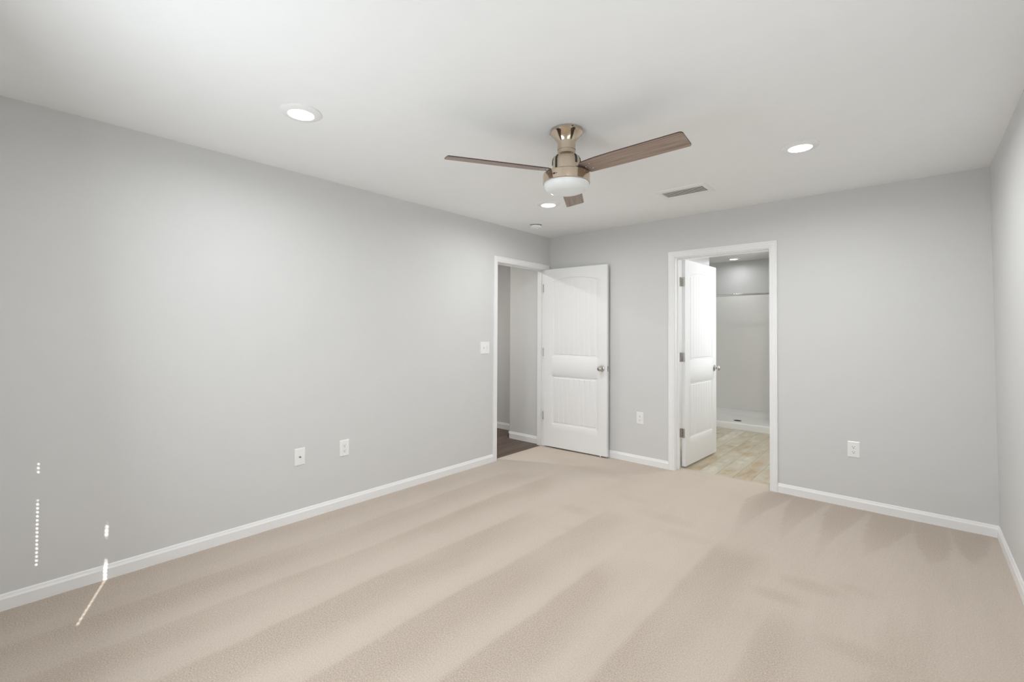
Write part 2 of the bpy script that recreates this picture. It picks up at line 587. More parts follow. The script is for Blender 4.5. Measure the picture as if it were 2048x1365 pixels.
# --------------------------------- door frames
CP = [(0.0, 0.0), (0.0, 0.013), (0.0025, 0.0155), (0.012, 0.0155), (0.0150, 0.0125), (0.030, 0.0130), (0.0335, 0.0115),
      (0.040, 0.0115), (0.0425, 0.0085), (0.0450, 0.0095), (0.052, 0.0095), (0.0555, 0.0080), (0.057, 0.006), (0.057, 0.0)]


def casing(bm, a0, a1, top, f, zf):
    """mitred moulded casing round an opening; f(a, depth, z) -> point"""
    pls = []
    for w, d in CP:
        aL, aR, zT = a0 - CO + w, a1 + CO - w, top + CO - w
        pls.append([f(aL, d, zf), f(aL, d, zT), f(aR, d, zT), f(aR, d, zf)])
    bm_sweep(bm, pls, True)


def door_frame(name, f, a0, a1, wt, zf_room, zf_far, stop0, stop1, hall_casing=True):
    """f(a, d, z): d>0 into the bedroom, d<0 into the wall"""
    root = empty(name, f((a0 + a1) / 2, 0, 0))
    struct(root)
    T = Matrix.Translation(-Vector(root.location))

    def fin(n, bm, mt):
        bm.transform(T)
        return obj(n, bm, mt, root)
    bm = NB(); casing(bm, a0, a1, DTOP, f, zf_room)
    fin('casing', bm, M['trim'])
    if hall_casing:
        bm = NB(); casing(bm, a0, a1, DTOP, lambda a, d, z: f(a, -wt - d, z), zf_far)
        fin('casing', bm, M['trim'])

    def b3(bm, aa, ab, da, db, za, zb):
        p = f(aa, da, za); q = f(ab, db, zb)
        bm_box(bm, min(p[0], q[0]), max(p[0], q[0]), min(p[1], q[1]), max(p[1], q[1]), min(za, zb), max(za, zb))
    bm = NB()
    e = 0.0008
    b3(bm, a0 - G + e, a0, -wt + e, -e, zf_far, DTOP); b3(bm, a1, a1 + G - e, -wt + e, -e, zf_far, DTOP)
    b3(bm, a0 - G + e, a1 + G - e, -wt + e, -e, DTOP, DTOP + G - e)
    fin('jamb', bm, M['trim'])
    bm = NB()
    b3(bm, a0, a0 + 0.011, stop0, stop1, 0.001, DTOP); b3(bm, a1 - 0.011, a1, stop0, stop1, 0.001, DTOP)
    b3(bm, a0 + 0.011, a1 - 0.011, stop0, stop1, DTOP - 0.011, DTOP)
    fin('door_stop', bm, M['trim'])
    return root, fin, b3


fl = lambda a, d, z: Vector((d, a, z))
fb = lambda a, d, z: Vector((a, -d, z))
root, fin, b3 = door_frame('trim_1', fl, DY0, DY1, WT, -0.01, -0.008, -0.048, -0.070, False)
# hall-side casing: left leg and head only, the right leg is lost in the wall return
bm = NB()
bm_box(bm, -WT - 0.013, -WT, DY0 - CO, DY0 - 0.005, -0.008, DTOP + 0.057)
fin('casing', bm, M['trim'])
bm = NB(); b3(bm, DY0, DY0 + 0.0012, -0.034, -0.005, 0.905, 0.965)
s_ = fin('strike_plate', bm, M['nickel']); s_['label'] = 'nickel strike plate on the white jamb'
door_frame('trim_2', fb, BX0, BX1, WB, -0.01, -0.008, -0.055, -0.088, False)
# --------------------------------- door leaves
LW, LT, LH = 0.806, 0.035, 2.030


def panel_depth(u, z):
    """recess depth of the moulded skin at (u from hinge, z from leaf foot)"""
    u0, u1 = 0.116, 0.692
    best = 0.0
    for (z0, z1, arch) in ((1.030, 1.885, 0.040), (0.262, 0.812, 0.0)):
        t = (u - (u0 + u1) / 2) / ((u1 - u0) / 2)
        zt = z1 + arch * (1 - t * t)
        d = min(u - u0, u1 - u, z - z0, zt - z)     # inside distance
        if d <= 0: continue
        if d < 0.007: r = 0.0062 * sst(0, 0.007, d)
        elif d < 0.016: r = 0.0062 - 0.0016 * math.sin((d - 0.007) / 0.009 * PI)
        elif d < 0.027: r = 0.0062 + 0.0018 * sst(0.016, 0.020, d) - 0.0052 * sst(0.019, 0.027, d)
        else:
            r = 0.0028
            n = 8
            w = (u1 - u0 - 0.054) / n
            q = (u - u0 - 0.027) / w
            dist = abs(q - round(q)) * w
            if 0 < round(q) < n: r += 0.0036 * (1 - sst(0.0008, 0.0036, dist))
        best = max(best, r)
    return best


def leaf_mesh():
    us = set(); u = 0.0
    u0, u1 = 0.116, 0.692
    fine = [u0, u1]
    n = 8; w = (u1 - u0 - 0.054) / n
    gro = [u0 + 0.027 + w * k for k in range(1, n)]
    for c, s in ((u0, 1), (u1, -1)):
        for k in range(0, 15): us.add(round(c + s * k * 0.0020, 5))
    for g_ in gro:
        for d in (-0.0045, -0.003, -0.0015, 0, 0.0015, 0.003, 0.0045): us.add(round(g_ + d, 5))
    us |= {0.0, LW, 0.06, 0.75}
    for k in range(1, 60): us.add(round(u0 + 0.03 + (u1 - u0 - 0.06) * k / 60, 4))
    us = sorted(us)
    us2 = [us[0]]
    for v in us[1:]:
        if v - us2[-1] > 0.0007: us2.append(v)
    us = us2
    zs = {0.0, LH, 0.1, 0.2, 0.5, 0.65, 0.9, 1.2, 1.4, 1.6, 1.75}
    for c, s in ((1.030, 1), (0.262, 1), (0.812, -1)):
        for k in range(0, 15): zs.add(round(c + s * k * 0.0020, 5))
    z = 1.852
    while z < 1.930: zs.add(round(z, 5)); z += 0.0016
    zs = sorted(zs)
    bm = NB()
    grids = []
    for side in (0, 1):
        g = []
        for z in zs:
            row = []
            for u in us:
                d = panel_depth(u, z)
                y = -LT + d if side == 0 else -d
                row.append(bm.verts.new((u, y, z)))
            g.append(row)
        for j in range(len(zs) - 1):
            for i in range(len(us) - 1):
                f = (g[j][i], g[j][i + 1], g[j + 1][i + 1], g[j + 1][i])
                bm.faces.new(f if side == 0 else f[::-1])
        grids.append(g)
    A, B = grids
    for j in range(len(zs) - 1):
        bm.faces.new((A[j][0], A[j + 1][0], B[j + 1][0], B[j][0]))
        bm.faces.new((A[j][-1], B[j][-1], B[j + 1][-1], A[j + 1][-1]))
    for i in range(len(us) - 1):
        bm.faces.new((A[0][i], B[0][i], B[0][i + 1], A[0][i + 1]))
        bm.faces.new((A[-1][i], A[-1][i + 1], B[-1][i + 1], B[-1][i]))
    me = bpy.data.meshes.new('door_leaf')
    bm.to_mesh(me); bm.free()
    me.materials.append(M['door'])
    me.polygons.foreach_set('use_smooth', [True] * len(me.polygons))
    me.set_sharp_from_angle(angle=rad(50))
    return me


LEAF = leaf_mesh()


def knob(bm, side, s=1.0, reach=1.0):
    """knob on the face; side -1: towards -y from y=-LT, +1: towards +y from y=0"""
    y0 = -LT if side < 0 else 0.0
    prof = [(0.0, 0.0), (0.031, 0.0), (0.033, 0.002), (0.031, 0.006), (0.022, 0.009), (0.013, 0.011), (0.011, 0.020), (0.012, 0.028),
            (0.020, 0.034), (0.026, 0.041), (0.0275, 0.049), (0.025, 0.057), (0.018, 0.0625), (0.008, 0.0645), (0.0, 0.065)]
    prof = [(r, y0 + side * h * reach) for r, h in prof]
    bm_lathe(bm, prof, 40, (LW - 0.062, 0, 0.925), 'y')


def door(name, pin, ang, edge_off, back_reach, face_out):
    """pin = hinge corner on the floor; the leaf extends along +x of the root before rotation.
    face_out -1: the leaf lies at y in [-LT, 0]"""
    root = empty(name, (pin[0], pin[1], 0.016), (0, 0, rad(ang)))
    struct(root)
    lf = bpy.data.objects.new('door_leaf', LEAF)
    C.objects.link(lf); lf.parent = root
    for side in (-1, 1):
        bm = NB(); knob(bm, side, reach=(1.0 if side < 0 else back_reach))
        k = obj('door_knob', bm, M['nickel'], root, auto=40)
        k['label'] = 'satin nickel round door knob'
    bm = NB(); bm_box(bm, LW - 0.0005, LW + 0.0012, -LT / 2 - 0.0125, -LT / 2 + 0.0125, 0.925 - 0.028, 0.925 + 0.028)
    bm_box(bm, LW, LW + 0.010, -LT / 2 - 0.006, -LT / 2 + 0.006, 0.925 - 0.008, 0.925 + 0.008, 0.002)
    obj('latch', bm, M['nickel'], root)
    return root


def hinges(root, zs, barrel, leafplate):
    for z in zs:
        bm = NB()
        bx, by = barrel
        bm_lathe(bm, [(0, -0.046), (0.004, -0.046), (0.0062, -0.044), (0.0062, 0.044), (0.004, 0.046), (0, 0.046)], 16, (bx, by, z))
        for q in (-0.027, -0.009, 0.009, 0.027):
            bm_lathe(bm, [(0.0062, q - 0.0006), (0.0066, q), (0.0062, q + 0.0006)], 16, (bx, by, z))
        x0, x1, y0, y1 = leafplate
        bm_box(bm, x0, x1, y0, y1, z - 0.0445, z + 0.0445, 0.0005)
        obj('hinge', bm, M['nickel'], root, auto=40)


# bedroom door, swung open against the back wall
d1 = door('door_1', (0.006, -0.083), 3.0, 0, 0.55, -1)
hinges(d1, (1.817, 1.075, 0.345), (-0.0055, -LT - 0.0005), (-0.0018, 0.0, -LT - 0.001, -0.004))
# bathroom door, swung open into the bathroom
d2 = door('door_2', (1.519, 0.141), 87.3, 0, 1.0, -1)
hinges(d2, (1.812, 1.068, 0.323), (-0.006, 0.007), (-0.0022, 0.0, -LT + 0.004, 0.004))
# jamb side hinge plates seen in the gap
bm = NB()
for z in (1.828, 1.084, 0.339):
    bm_box(bm, BX0 + 0.0002, BX0 + 0.002, 0.095, 0.1335, z - 0.0445, z + 0.0445)
hp = obj('hinge_plate', bm, M['nickel'], bpy.data.objects['trim_2'])
hp.location = -Vector(bpy.data.objects['trim_2'].location)

# rubber bumper tip of the spring stop glimpsed under the bedroom door's free corner
bm = NB()
bm_lathe(bm, [(0, 0), (0.006, 0.0), (0.006, 0.010), (0.004, 0.012), (0, 0.012)], 16, (0, 0, 0), 'z')
t = obj('door_bumper', bm, M['plastic'], d1, auto=40, loc=(0.728, -LT + 0.004, -0.012))
t['label'] = 'small white bumper at the foot of the door'

# --------------------------------- wall plates
def plate_root(name, loc, nrm, label, cat):
    # local frame: +x to the right as seen from the room, +z up, -y towards the viewer
    ang = {'back': 0.0, 'left': PI / 2}[nrm]
    r = empty(name, loc, (0, 0, ang))
    return tag(r, label, cat)


def cover(bm, w, h):
    """bevelled cover plate, front towards -y"""
    d = 0.0055
    a = [(-w / 2, -0.0), (w / 2, 0.0)]
    ring0 = [(-w / 2, 0, -h / 2), (w / 2, 0, -h / 2), (w / 2, 0, h / 2), (-w / 2, 0, h / 2)]
    ring1 = [(x, -d * 0.45, z) for x, _, z in ring0]
    i = 0.0045
    ring2 = [(x - math.copysign(i, x), -d, z - math.copysign(i, z)) for x, _, z in ring0]
    R = [[bm.verts.new(p) for p in r] for r in (ring0, ring1, ring2)]
    for A, B in zip(R, R[1:]):
        for k in range(4): bm.faces.new((A[k], A[(k + 1) % 4], B[(k + 1) % 4], B[k]))
    bm.faces.new(R[2]); bm.faces.new(R[0][::-1])


def screw(parent, x, z, mt):
    bm = NB()
    bm_lathe(bm, [(0, -0.0066), (0.0022, -0.0064), (0.0034, -0.0055)], 14, (x, 0, z), 'y')
    bm_box(bm, x - 0.0026, x + 0.0026, -0.0069, -0.0062, z - 0.0004, z + 0.0004, mi=1)
    return obj('screw', bm, [mt, M['grille']], parent)


def outlet(loc, nrm, label):
    r = plate_root('electrical_outlet', loc, nrm, label, 'outlet')
    bm = NB(); cover(bm, 0.076, 0.121)
    obj('cover_plate', bm, M['plastic'], r)
    for s in (1, -1):
        bm = NB()
        n = 28; pts = []
        for k in range(n):
            a = 2 * PI * k / n
            x = 0.0172 * math.cos(a); z = max(-0.0142, min(0.0142, 0.0172 * math.sin(a)))
            pts.append((x, z))
        f0 = [bm.verts.new((x, -0.0054, z + s * 0.0195)) for x, z in pts]
        f1 = [bm.verts.new((x * 0.97, -0.0076, z * 0.97 + s * 0.0195)) for x, z in pts]
        for k in range(n): bm.faces.new((f0[k], f0[(k + 1) % n], f1[(k + 1) % n], f1[k]))
        bm.faces.new(f1)
        zc = s * 0.0195
        bm_box(bm, -0.0078, -0.0056, -0.0080, -0.0070, zc - 0.0015, zc + 0.0065, mi=1)
        bm_box(bm, 0.0056, 0.0078, -0.0080, -0.0070, zc - 0.0005, zc + 0.0065, mi=1)
        bm_lathe(bm, [(0, -0.0080), (0.0030, -0.0080), (0.0030, -0.0070)], 12, (0, 0, zc - 0.0075), 'y', mi=1)
        obj('receptacle', bm, [M['plastic'], M['dark']], r)
    screw(r, 0, 0, M['plastic'])
    return r


outlet((0, -2.583, 0.4425), 'left', 'white duplex outlet low on the left wall, right of the cable jack plate')
outlet((1.1475, 0, 0.4565), 'back', 'white duplex outlet on the back wall between the two doors')
outlet((2.891, 0, 0.4425), 'back', 'white duplex outlet on the back wall right of the bathroom doorway')

r = plate_root('cable_jack', (0, -2.918, 0.4435), 'left', 'white wall plate with one small coaxial jack, low on the left wall', 'cable jack')
bm = NB(); cover(bm, 0.074, 0.119)
obj('cover_plate', bm, M['plastic'], r)
bm = NB()
bm_lathe(bm, [(0.0065, -0.005), (0.0065, -0.0075), (0.0048, -0.0078), (0.0048, -0.015), (0.0030, -0.015), (0.0030, -0.009), (0, -0.009)], 6, (0, 0, 0), 'y')
o = obj('coaxial_jack', bm, M['brass'], r); o['label'] = 'dark metal coaxial jack'
screw(r, 0, 0.0415, M['plastic']); screw(r, 0, -0.0415, M['plastic'])

r = plate_root('light_switch', (0, -1.0785, 1.1635), 'left', 'white two-gang light switch left of the bedroom door', 'light switch')
bm = NB(); cover(bm, 0.125, 0.121)
obj('cover_plate', bm, M['plastic'], r)
for sx in (-0.023, 0.023):
    bm = NB()
    bm_box(bm, sx - 0.0055, sx + 0.0055, -0.0064, -0.005, -0.0125, 0.0125, mi=1)
    # tilted lever
    y0 = -0.006
    vs = [bm.verts.new(p) for p in [(sx - .004, y0, -.006), (sx + .004, y0, -.006), (sx + .004, y0, .006), (sx - .004, y0, .006),
                                    (sx - .0034, -.0165, .006), (sx + .0034, -.0165, .006), (sx + .0034, -.0150, .0125), (sx - .0034, -.0150, .0125)]]
    for f in ((0, 1, 5, 4), (1, 2, 6, 5), (2, 3, 7, 6), (3, 0, 4, 7), (4, 5, 6, 7)): bm.faces.new([vs[i] for i in f])
    obj('toggle', bm, [M['plastic'], M['grille']], r)
    screw(r, sx, 0.030, M['plastic']); screw(r, sx, -0.030, M['plastic'])

# --------------------------------- recessed ceiling lights
def downlight(loc, label, rad_o, watts, group):
    r = tag(empty('recessed_ceiling_light', loc), label, 'ceiling light', group)
    k = rad_o / 0.095
    bm = NB()
    bm_lathe(bm, [(0.095 * k, 0.0), (0.0955 * k, -0.004), (0.090 * k, -0.0085), (0.070 * k, -0.0130), (0.0605 * k, -0.0140), (0.0590 * k, -0.011)], 64)
    obj('trim_ring', bm, M['plastic'], r, auto=40)
    bm = NB()
    bm_lathe(bm, [(0.0595 * k, -0.0118), (0.050 * k, -0.0138), (0.03 * k, -0.0150), (0.0, -0.0152)], 64)
    obj('lens', bm, M['lens'], r, smooth=True)
    l = light('downlight_lamp', 'AREA', (loc[0], loc[1], loc[2] - 0.03), watts, 0.12, shape='DISK', direction=(0, 0, -1), col=(0.955, 0.98, 1.0), spread=rad(172))
    l.parent = r
    l.matrix_parent_inverse = Matrix.Identity(4)
    l.location = (0, 0, -0.03)
    return r


gl = 'recessed lights in the bedroom ceiling'
CANW = 10.0
downlight((0.915, -3.340, H), 'round lit recessed light nearest the left wall, largest of those in the ceiling', 0.098, CANW * 0.78, gl)
downlight((0.862, -1.178, H), 'round lit recessed light behind the ceiling fan, beside the smoke detector', 0.098, CANW * 0.9, gl)
downlight((2.745, -1.205, H), 'round lit recessed light to the right of the ceiling fan', 0.098, CANW * 1.3, gl)
downlight((2.745, -3.340, H), 'round recessed light in the ceiling above the camera', 0.098, CANW, gl)
downlight((1.203, 3.0, H), 'small lit ceiling light seen inside the bathroom over the shower', 0.085, 1.7, None)

# --------------------------------- smoke detector
r = tag(empty('smoke_detector', (0.300, -0.640, H)), 'small round white smoke detector near the far ceiling corner', 'smoke detector')
bm = NB()
bm_lathe(bm, [(0.062, 0), (0.063, -0.003), (0.061, -0.007)], 48)
obj('mounting_base', bm, M['plastic'], r, auto=40)
bm = NB()
bm_lathe(bm, [(0.050, -0.0125), (0.0585, -0.0130), (0.0600, -0.015), (0.0600, -0.022), (0.058, -0.032), (0.047, -0.040), (0.024, -0.043), (0, -0.043)], 48)
obj('cover', bm, M['plastic'], r, auto=30)
bm = NB()
bm_lathe(bm, [(0.0575, -0.0065), (0.0575, -0.0132)], 48)
o = obj('vent_gap', bm, M['dark'], r); o['label'] = 'dark gap round the detector'
bm = NB(); bm_lathe(bm, [(0.012, -0.040), (0.011, -0.051), (0, -0.053)], 24, (0.020, 0.000, 0))
obj('test_button', bm, M['plastic'], r, auto=40)

# --------------------------------- ceiling air vent
vx0, vx1, vy0, vy1 = 1.700, 2.085, -0.905, -0.640
r = tag(empty('ceiling_vent', ((vx0 + vx1) / 2, (vy0 + vy1) / 2, H)), 'rectangular white ceiling air vent with dark louvre slots', 'air vent')
w, d = (vx1 - vx0) / 2, (vy1 - vy0) / 2
iw, idp = w - 0.035, d - 0.058
bm = NB()
R = []
for (a, b, z) in ((w, d, 0), (w, d, -0.003), (w - 0.008, d - 0.008, -0.007), (iw + 0.004, idp + 0.004, -0.008), (iw, idp, -0.005), (iw, idp, -0.0005)):
    R.append([bm.verts.new((sx * a, sy * b, z)) for sx, sy in ((-1, -1), (1, -1), (1, 1), (-1, 1))])
for A, B in zip(R, R[1:]):
    for k in range(4): bm.faces.new((A[k], A[(k + 1) % 4], B[(k + 1) % 4], B[k]))
obj('frame', bm, M['plastic'], r)
bm = NB(); bm_box(bm, -iw, iw, -idp, idp, -0.0012, -0.0004)
o = obj('duct_opening', bm, M['duct'], r); o['label'] = 'dark duct behind the louvres'
nl = 5
for k in range(nl):
    yc = -idp + (2 * idp) * (k + 0.5) / nl
    bm = NB()
    t_ = rad(38)
    L = 0.0062
    dy, dz = L / 2 * math.cos(t_), L / 2 * math.sin(t_)
    q = [(-iw + .001, yc - dy, -0.0075 + dz * .5), (-iw + .001, yc + dy, -0.0075 - dz * .5)]
    v = [bm.verts.new((sx, y, z)) for sx in (-iw + .001, iw - .001) for (y, z) in ((yc - dy, -0.0072 + dz * .6), (yc + dy, -0.0072 - dz * .6), (yc + dy, -0.0062 - dz * .6), (yc - dy, -0.0062 + dz * .6))]
    for f in ((0, 1, 5, 4), (1, 2, 6, 5), (2, 3, 7, 6), (3, 0, 4, 7), (0, 3, 2, 1), (4, 5, 6, 7)): bm.faces.new([v[i] for i in f])
    obj('louvre', bm, M['grille'], r)

# --------------------------------- ceiling fan
FX, FY = 1.814, -2.283
fan = tag(empty('ceiling_fan', (FX, FY, H)), 'flush-mount ceiling fan, polished nickel with three brown wooden blades', 'ceiling fan')
bm = NB()
bm_lathe(bm, [(0.0, 0), (0.089, 0), (0.0895, -0.003), (0.0895, -0.016), (0.086, -0.021), (0.080, -0.025), (0.0515, -0.063), (0.0500, -0.068), (0.0500, -0.110)], 96)
obj('canopy', bm, M['polnickel'], fan, auto=25)
for a in (205, 325):
    bm = NB()
    bm_lathe(bm, [(0, 0.0), (0.0035, 0.0), (0.0035, 0.004), (0, 0.005)], 10, (0.0885, 0, -0.010), 'x')
    s_ = obj('canopy_screw', bm, M['dark'], fan); s_.rotation_euler = (0, 0, rad(a))
bm = NB()
bm_lathe(bm, [(0.0485, -0.108), (0.0485, -0.113), (0.0500, -0.1135), (0.0500, -0.127), (0.0515, -0.132), (0.058, -0.139), (0.068, -0.148), (0.0755, -0.160), (0.0780, -0.175), (0.0780, -0.236), (0.0, -0.236)], 96)
obj('motor_housing', bm, M['polnickel'], fan, auto=25)
# dark slots in the housing where the blades leave it
for a in (0, 120, 240):
    for off, zb_ in ((-12.5, -0.196), (20.5, -0.232)):
        bm = NB()
        v = []
        for rr_, zz_ in ((0.0682, -0.1475), (0.0762, -0.160), (0.0785, -0.176), (0.0785, zb_)):
            v.append([bm.verts.new((rr_ - 0.006, -0.0068, zz_)), bm.verts.new((rr_ + 0.0006, -0.0068, zz_)), bm.verts.new((rr_ + 0.0006, 0.0068, zz_)), bm.verts.new((rr_ - 0.006, 0.0068, zz_))])
        for A_, B_ in zip(v, v[1:]):
            for q_ in range(4): bm.faces.new((A_[q_], A_[(q_ + 1) % 4], B_[(q_ + 1) % 4], B_[q_]))
        bm.faces.new(v[0]); bm.faces.new(v[-1][::-1])
        o = obj('housing_slot', bm, M['dark'], fan); o.rotation_euler = (0, 0, rad(a + off - 0.7))
        o['label'] = 'dark slot in the metal housing'
bm = NB()
bm_lathe(bm, [(0.0, -0.236), (0.112, -0.238), (0.124, -0.240), (0.1285, -0.2440), (0.1290, -0.248), (0.1285, -0.292), (0.1260, -0.295), (0.1235, -0.294), (0.121, -0.285)], 128)
obj('light_kit_ring', bm, M['polnickel'], fan, auto=25)
bm = NB()
bm_lathe(bm, [(0.1225, -0.288), (0.1230, -0.297), (0.1215, -0.307), (0.115, -0.321), (0.102, -0.333), (0.082, -0.341), (0.055, -0.3455), (0.025, -0.347), (0.0, -0.3472)], 96)
o = obj('glass_bowl', bm, M['glass'], fan, smooth=True); o['label'] = 'frosted white glass bowl, unlit'
# reverse switch on the ring, facing the camera's left
a_sw = math.atan2(CAMP.y - FY, CAMP.x - FX) - rad(30)
bm = NB()
bm_box(bm, 0.1280, 0.1300, -0.0065, 0.0065, -0.275, -0.267)
o = obj('reverse_switch', bm, M['dark'], fan); o.rotation_euler = (0, 0, a_sw)
for sgn in (-1, 1):
    bm = NB()
    y = sgn * 0.0145
    v = [bm.verts.new(p) for p in ((0.1292, y - sgn * .003, -0.2675), (0.1292, y - sgn * .003, -0.2745), (0.1288, y + sgn * .003, -0.271))]
    bm.faces.new(v)
    o = obj('arrow_mark', bm, M['dark'], fan); o.rotation_euler = (0, 0, a_sw)

# blades
Z0 = 2.212 - H
PITCH = 0.2244
BR0, BR1, BW = 0.080, 0.667, 0.0605


def blade_outline():
    """(u outward, v: + = high side)"""
    pts = []

    def arc(cx, cy, r, a0, a1, n=6):
        for k in range(n + 1):
            a = rad(a0 + (a1 - a0) * k / n)
            pts.append((cx + r * math.cos(a), cy + r * math.sin(a)))
    # tip, gently bowed
    arc(BR1 - 0.016, BW - 0.016, 0.016, 90, 12)
    arc(BR1 - 0.012, -BW + 0.013, 0.013, -8, -90)
    # low edge back to the root, root chamfer
    pts.append((0.45, -BW)); pts.append((0.30, -BW + 0.0005)); pts.append((0.20, -BW + 0.003))
    arc(0.132, -BW + 0.016, 0.012, -90, -150, 4)
    pts.append((BR0 + 0.004, -0.018)); pts.append((BR0, 0.0)); pts.append((BR0 + 0.004, 0.018))
    arc(0.120, BW - 0.024, 0.012, 150, 95, 4)
    pts.append((0.20, BW - 0.003)); pts.append((0.30, BW - 0.0005)); pts.append((0.45, BW))
    return pts


def build_blade(th):
    # object axes: x outward, y = high side (before pitch)
    ol = blade_outline()
    bm = NB()
    ti, bi = 0.0028, -0.0028
    top = [bm.verts.new((u, -v, ti)) for u, v in ol]
    bot = [bm.verts.new((u, -v, bi)) for u, v in ol]
    f = bm.faces.new(top); f.material_index = 1
    f = bm.faces.new(bot[::-1]); f.material_index = 0
    n = len(ol)
    for k in range(n):
        f = bm.faces.new((top[k], bot[k], bot[(k + 1) % n], top[(k + 1) % n])); f.material_index = 1
    o = obj('blade', bm, [M['blade'], M['bladeedge']], fan)
    a = rad(th - 0.72)
    # v>0 points to the right side looking outward and must be the high side
    ou = Vector((math.cos(a), math.sin(a), 0)); rg = Vector((math.sin(a), -math.cos(a), 0))
    hi = rg * math.cos(PITCH) + Vector((0, 0, math.sin(PITCH)))
    Y = -hi
    Zv = ou.cross(Y)
    mm = Matrix.Identity(4)
    for i in range(3):
        mm[i][0] = ou[i]; mm[i][1] = Y[i]; mm[i][2] = Zv[i]
    mm[2][3] = Z0
    o.matrix_local = mm
    # iron above the blade, with its screws showing under the blade
    bm = NB()
    bm_box(bm, 0.070, 0.185, -0.022, 0.022, 0.0030, 0.0060, 0.001)
    br = obj('blade_bracket', bm, M['nickel'], o)
    for (su, sv) in ((0.125, 0.0), (0.158, 0.022), (0.158, -0.022)):
        bm = NB()
        bm_lathe(bm, [(0, -0.0056), (0.004, -0.0052), (0.0065, -0.0030)], 14, (su, sv, 0))
        obj('blade_screw', bm, M['nickel'], o)
    return o


for th in (0, 120, -120): build_blade(th)

# --------------------------------- shower in the bathroom
SX0, SX1, SY0, SY1 = 0.285, 1.875, 2.443, 3.315
sh = tag(empty('shower_tray', ((SX0 + SX1) / 2, SY0, 0)), 'low white acrylic shower tray with raised front threshold in the bathroom', 'shower tray')


def rr(x0, x1, y0, y1, r, n=10):
    """outline, square at the front, large rounded corners at the back; starts front-left, clockwise seen from above"""
    pts = [(x0, y0)]
    for k in range(n + 1):
        a = PI - (PI / 2) * k / n
        pts.append((x0 + r + r * math.cos(a), y1 - r + r * math.sin(a)))
    for k in range(n + 1):
        a = PI / 2 - (PI / 2) * k / n
        pts.append((x1 - r + r * math.cos(a), y1 - r + r * math.sin(a)))
    pts.append((x1, y0))
    return pts


bm = NB()
ox, oy = -(SX0 + SX1) / 2, -SY0
# threshold
prof = [(0.0, -0.008), (0.0, 0.010), (0.004, 0.012), (0.004, 0.070), (0.007, 0.077), (0.016, 0.080), (0.060, 0.080), (0.075, 0.074), (0.085, 0.052), (0.10, 0.045)]
pls = [[Vector((SX0 + ox, SY0 + d + oy - 0.004, z)), Vector((SX1 + ox, SY0 + d + oy - 0.004, z))] for d, z in prof]
bm_sweep(bm, pls)
# pan floor and coved rim
rings = []
for ins, z, rc in ((0.10, 0.045, .22), (0.06, 0.050, .26), (0.03, 0.066, .29), (0.012, 0.100, .31), (0.004, 0.135, .32)):
    rings.append([bm.verts.new((x + ox, y + oy, z)) for x, y in rr(SX0 + ins, SX1 - ins, SY0 + 0.09, SY1 - ins, rc)])
for A, B in zip(rings, rings[1:]):
    for k in range(len(A) - 1): bm.faces.new((A[k], A[k + 1], B[k + 1], B[k]))
bm.faces.new(rings[0])
obj('shower_pan', bm, M['pan'], sh, auto=50)
bm = NB()
bm_lathe(bm, [(0.052, 0.0455), (0.052, 0.0475), (0.045, 0.0485), (0, 0.0485)], 32, (1.295 + ox, 2.84 + oy, 0))
o = obj('drain', bm, M['duct'], sh, auto=40); o['label'] = 'dark round drain grate'

bm = NB()
a = rr(SX0 + 0.004, SX1 - 0.004, SY0 + 0.055, SY1 - 0.004, 0.32)
b_ = rr(SX0 + 0.0, SX1 - 0.0, SY0 + 0.055, SY1, 0.32)
zz = (0.137, 1.885, 1.900)
R = [[bm.verts.new((x, y, 0.137)) for x, y in a], [bm.verts.new((x, y, 1.888)) for x, y in a], [bm.verts.new((x, y, 1.895)) for x, y in b_]]
for A, B in zip(R, R[1:]):
    for k in range(len(A) - 1): bm.faces.new((A[k], A[k + 1], B[k + 1], B[k]))
o = obj('shower_surround', bm, M['acrylic'], None, smooth=True)
tag(o, 'tall smooth off-white shower wall surround behind the bathroom door', 'shower wall')

r = tag(empty('shower_rod', (SX0, SY0 + 0.02, 1.852)), 'straight chrome curtain rod across the top of the shower', 'shower rod')
bm = NB(); bm_lathe(bm, [(0.0125, 0.002), (0.0125, SX1 - SX0 - 0.002)], 24, (0, 0, 0), 'x')
obj('rod', bm, M['chrome'], r, auto=40)
for q in (0.0008, SX1 - SX0 - 0.0128):
    bm = NB(); bm_lathe(bm, [(0, 0), (0.030, 0.0), (0.028, 0.006), (0.018, 0.012), (0, 0.012)], 24, (q, 0, 0), 'x')
    obj('flange', bm, M['chrome'], r, auto=40)

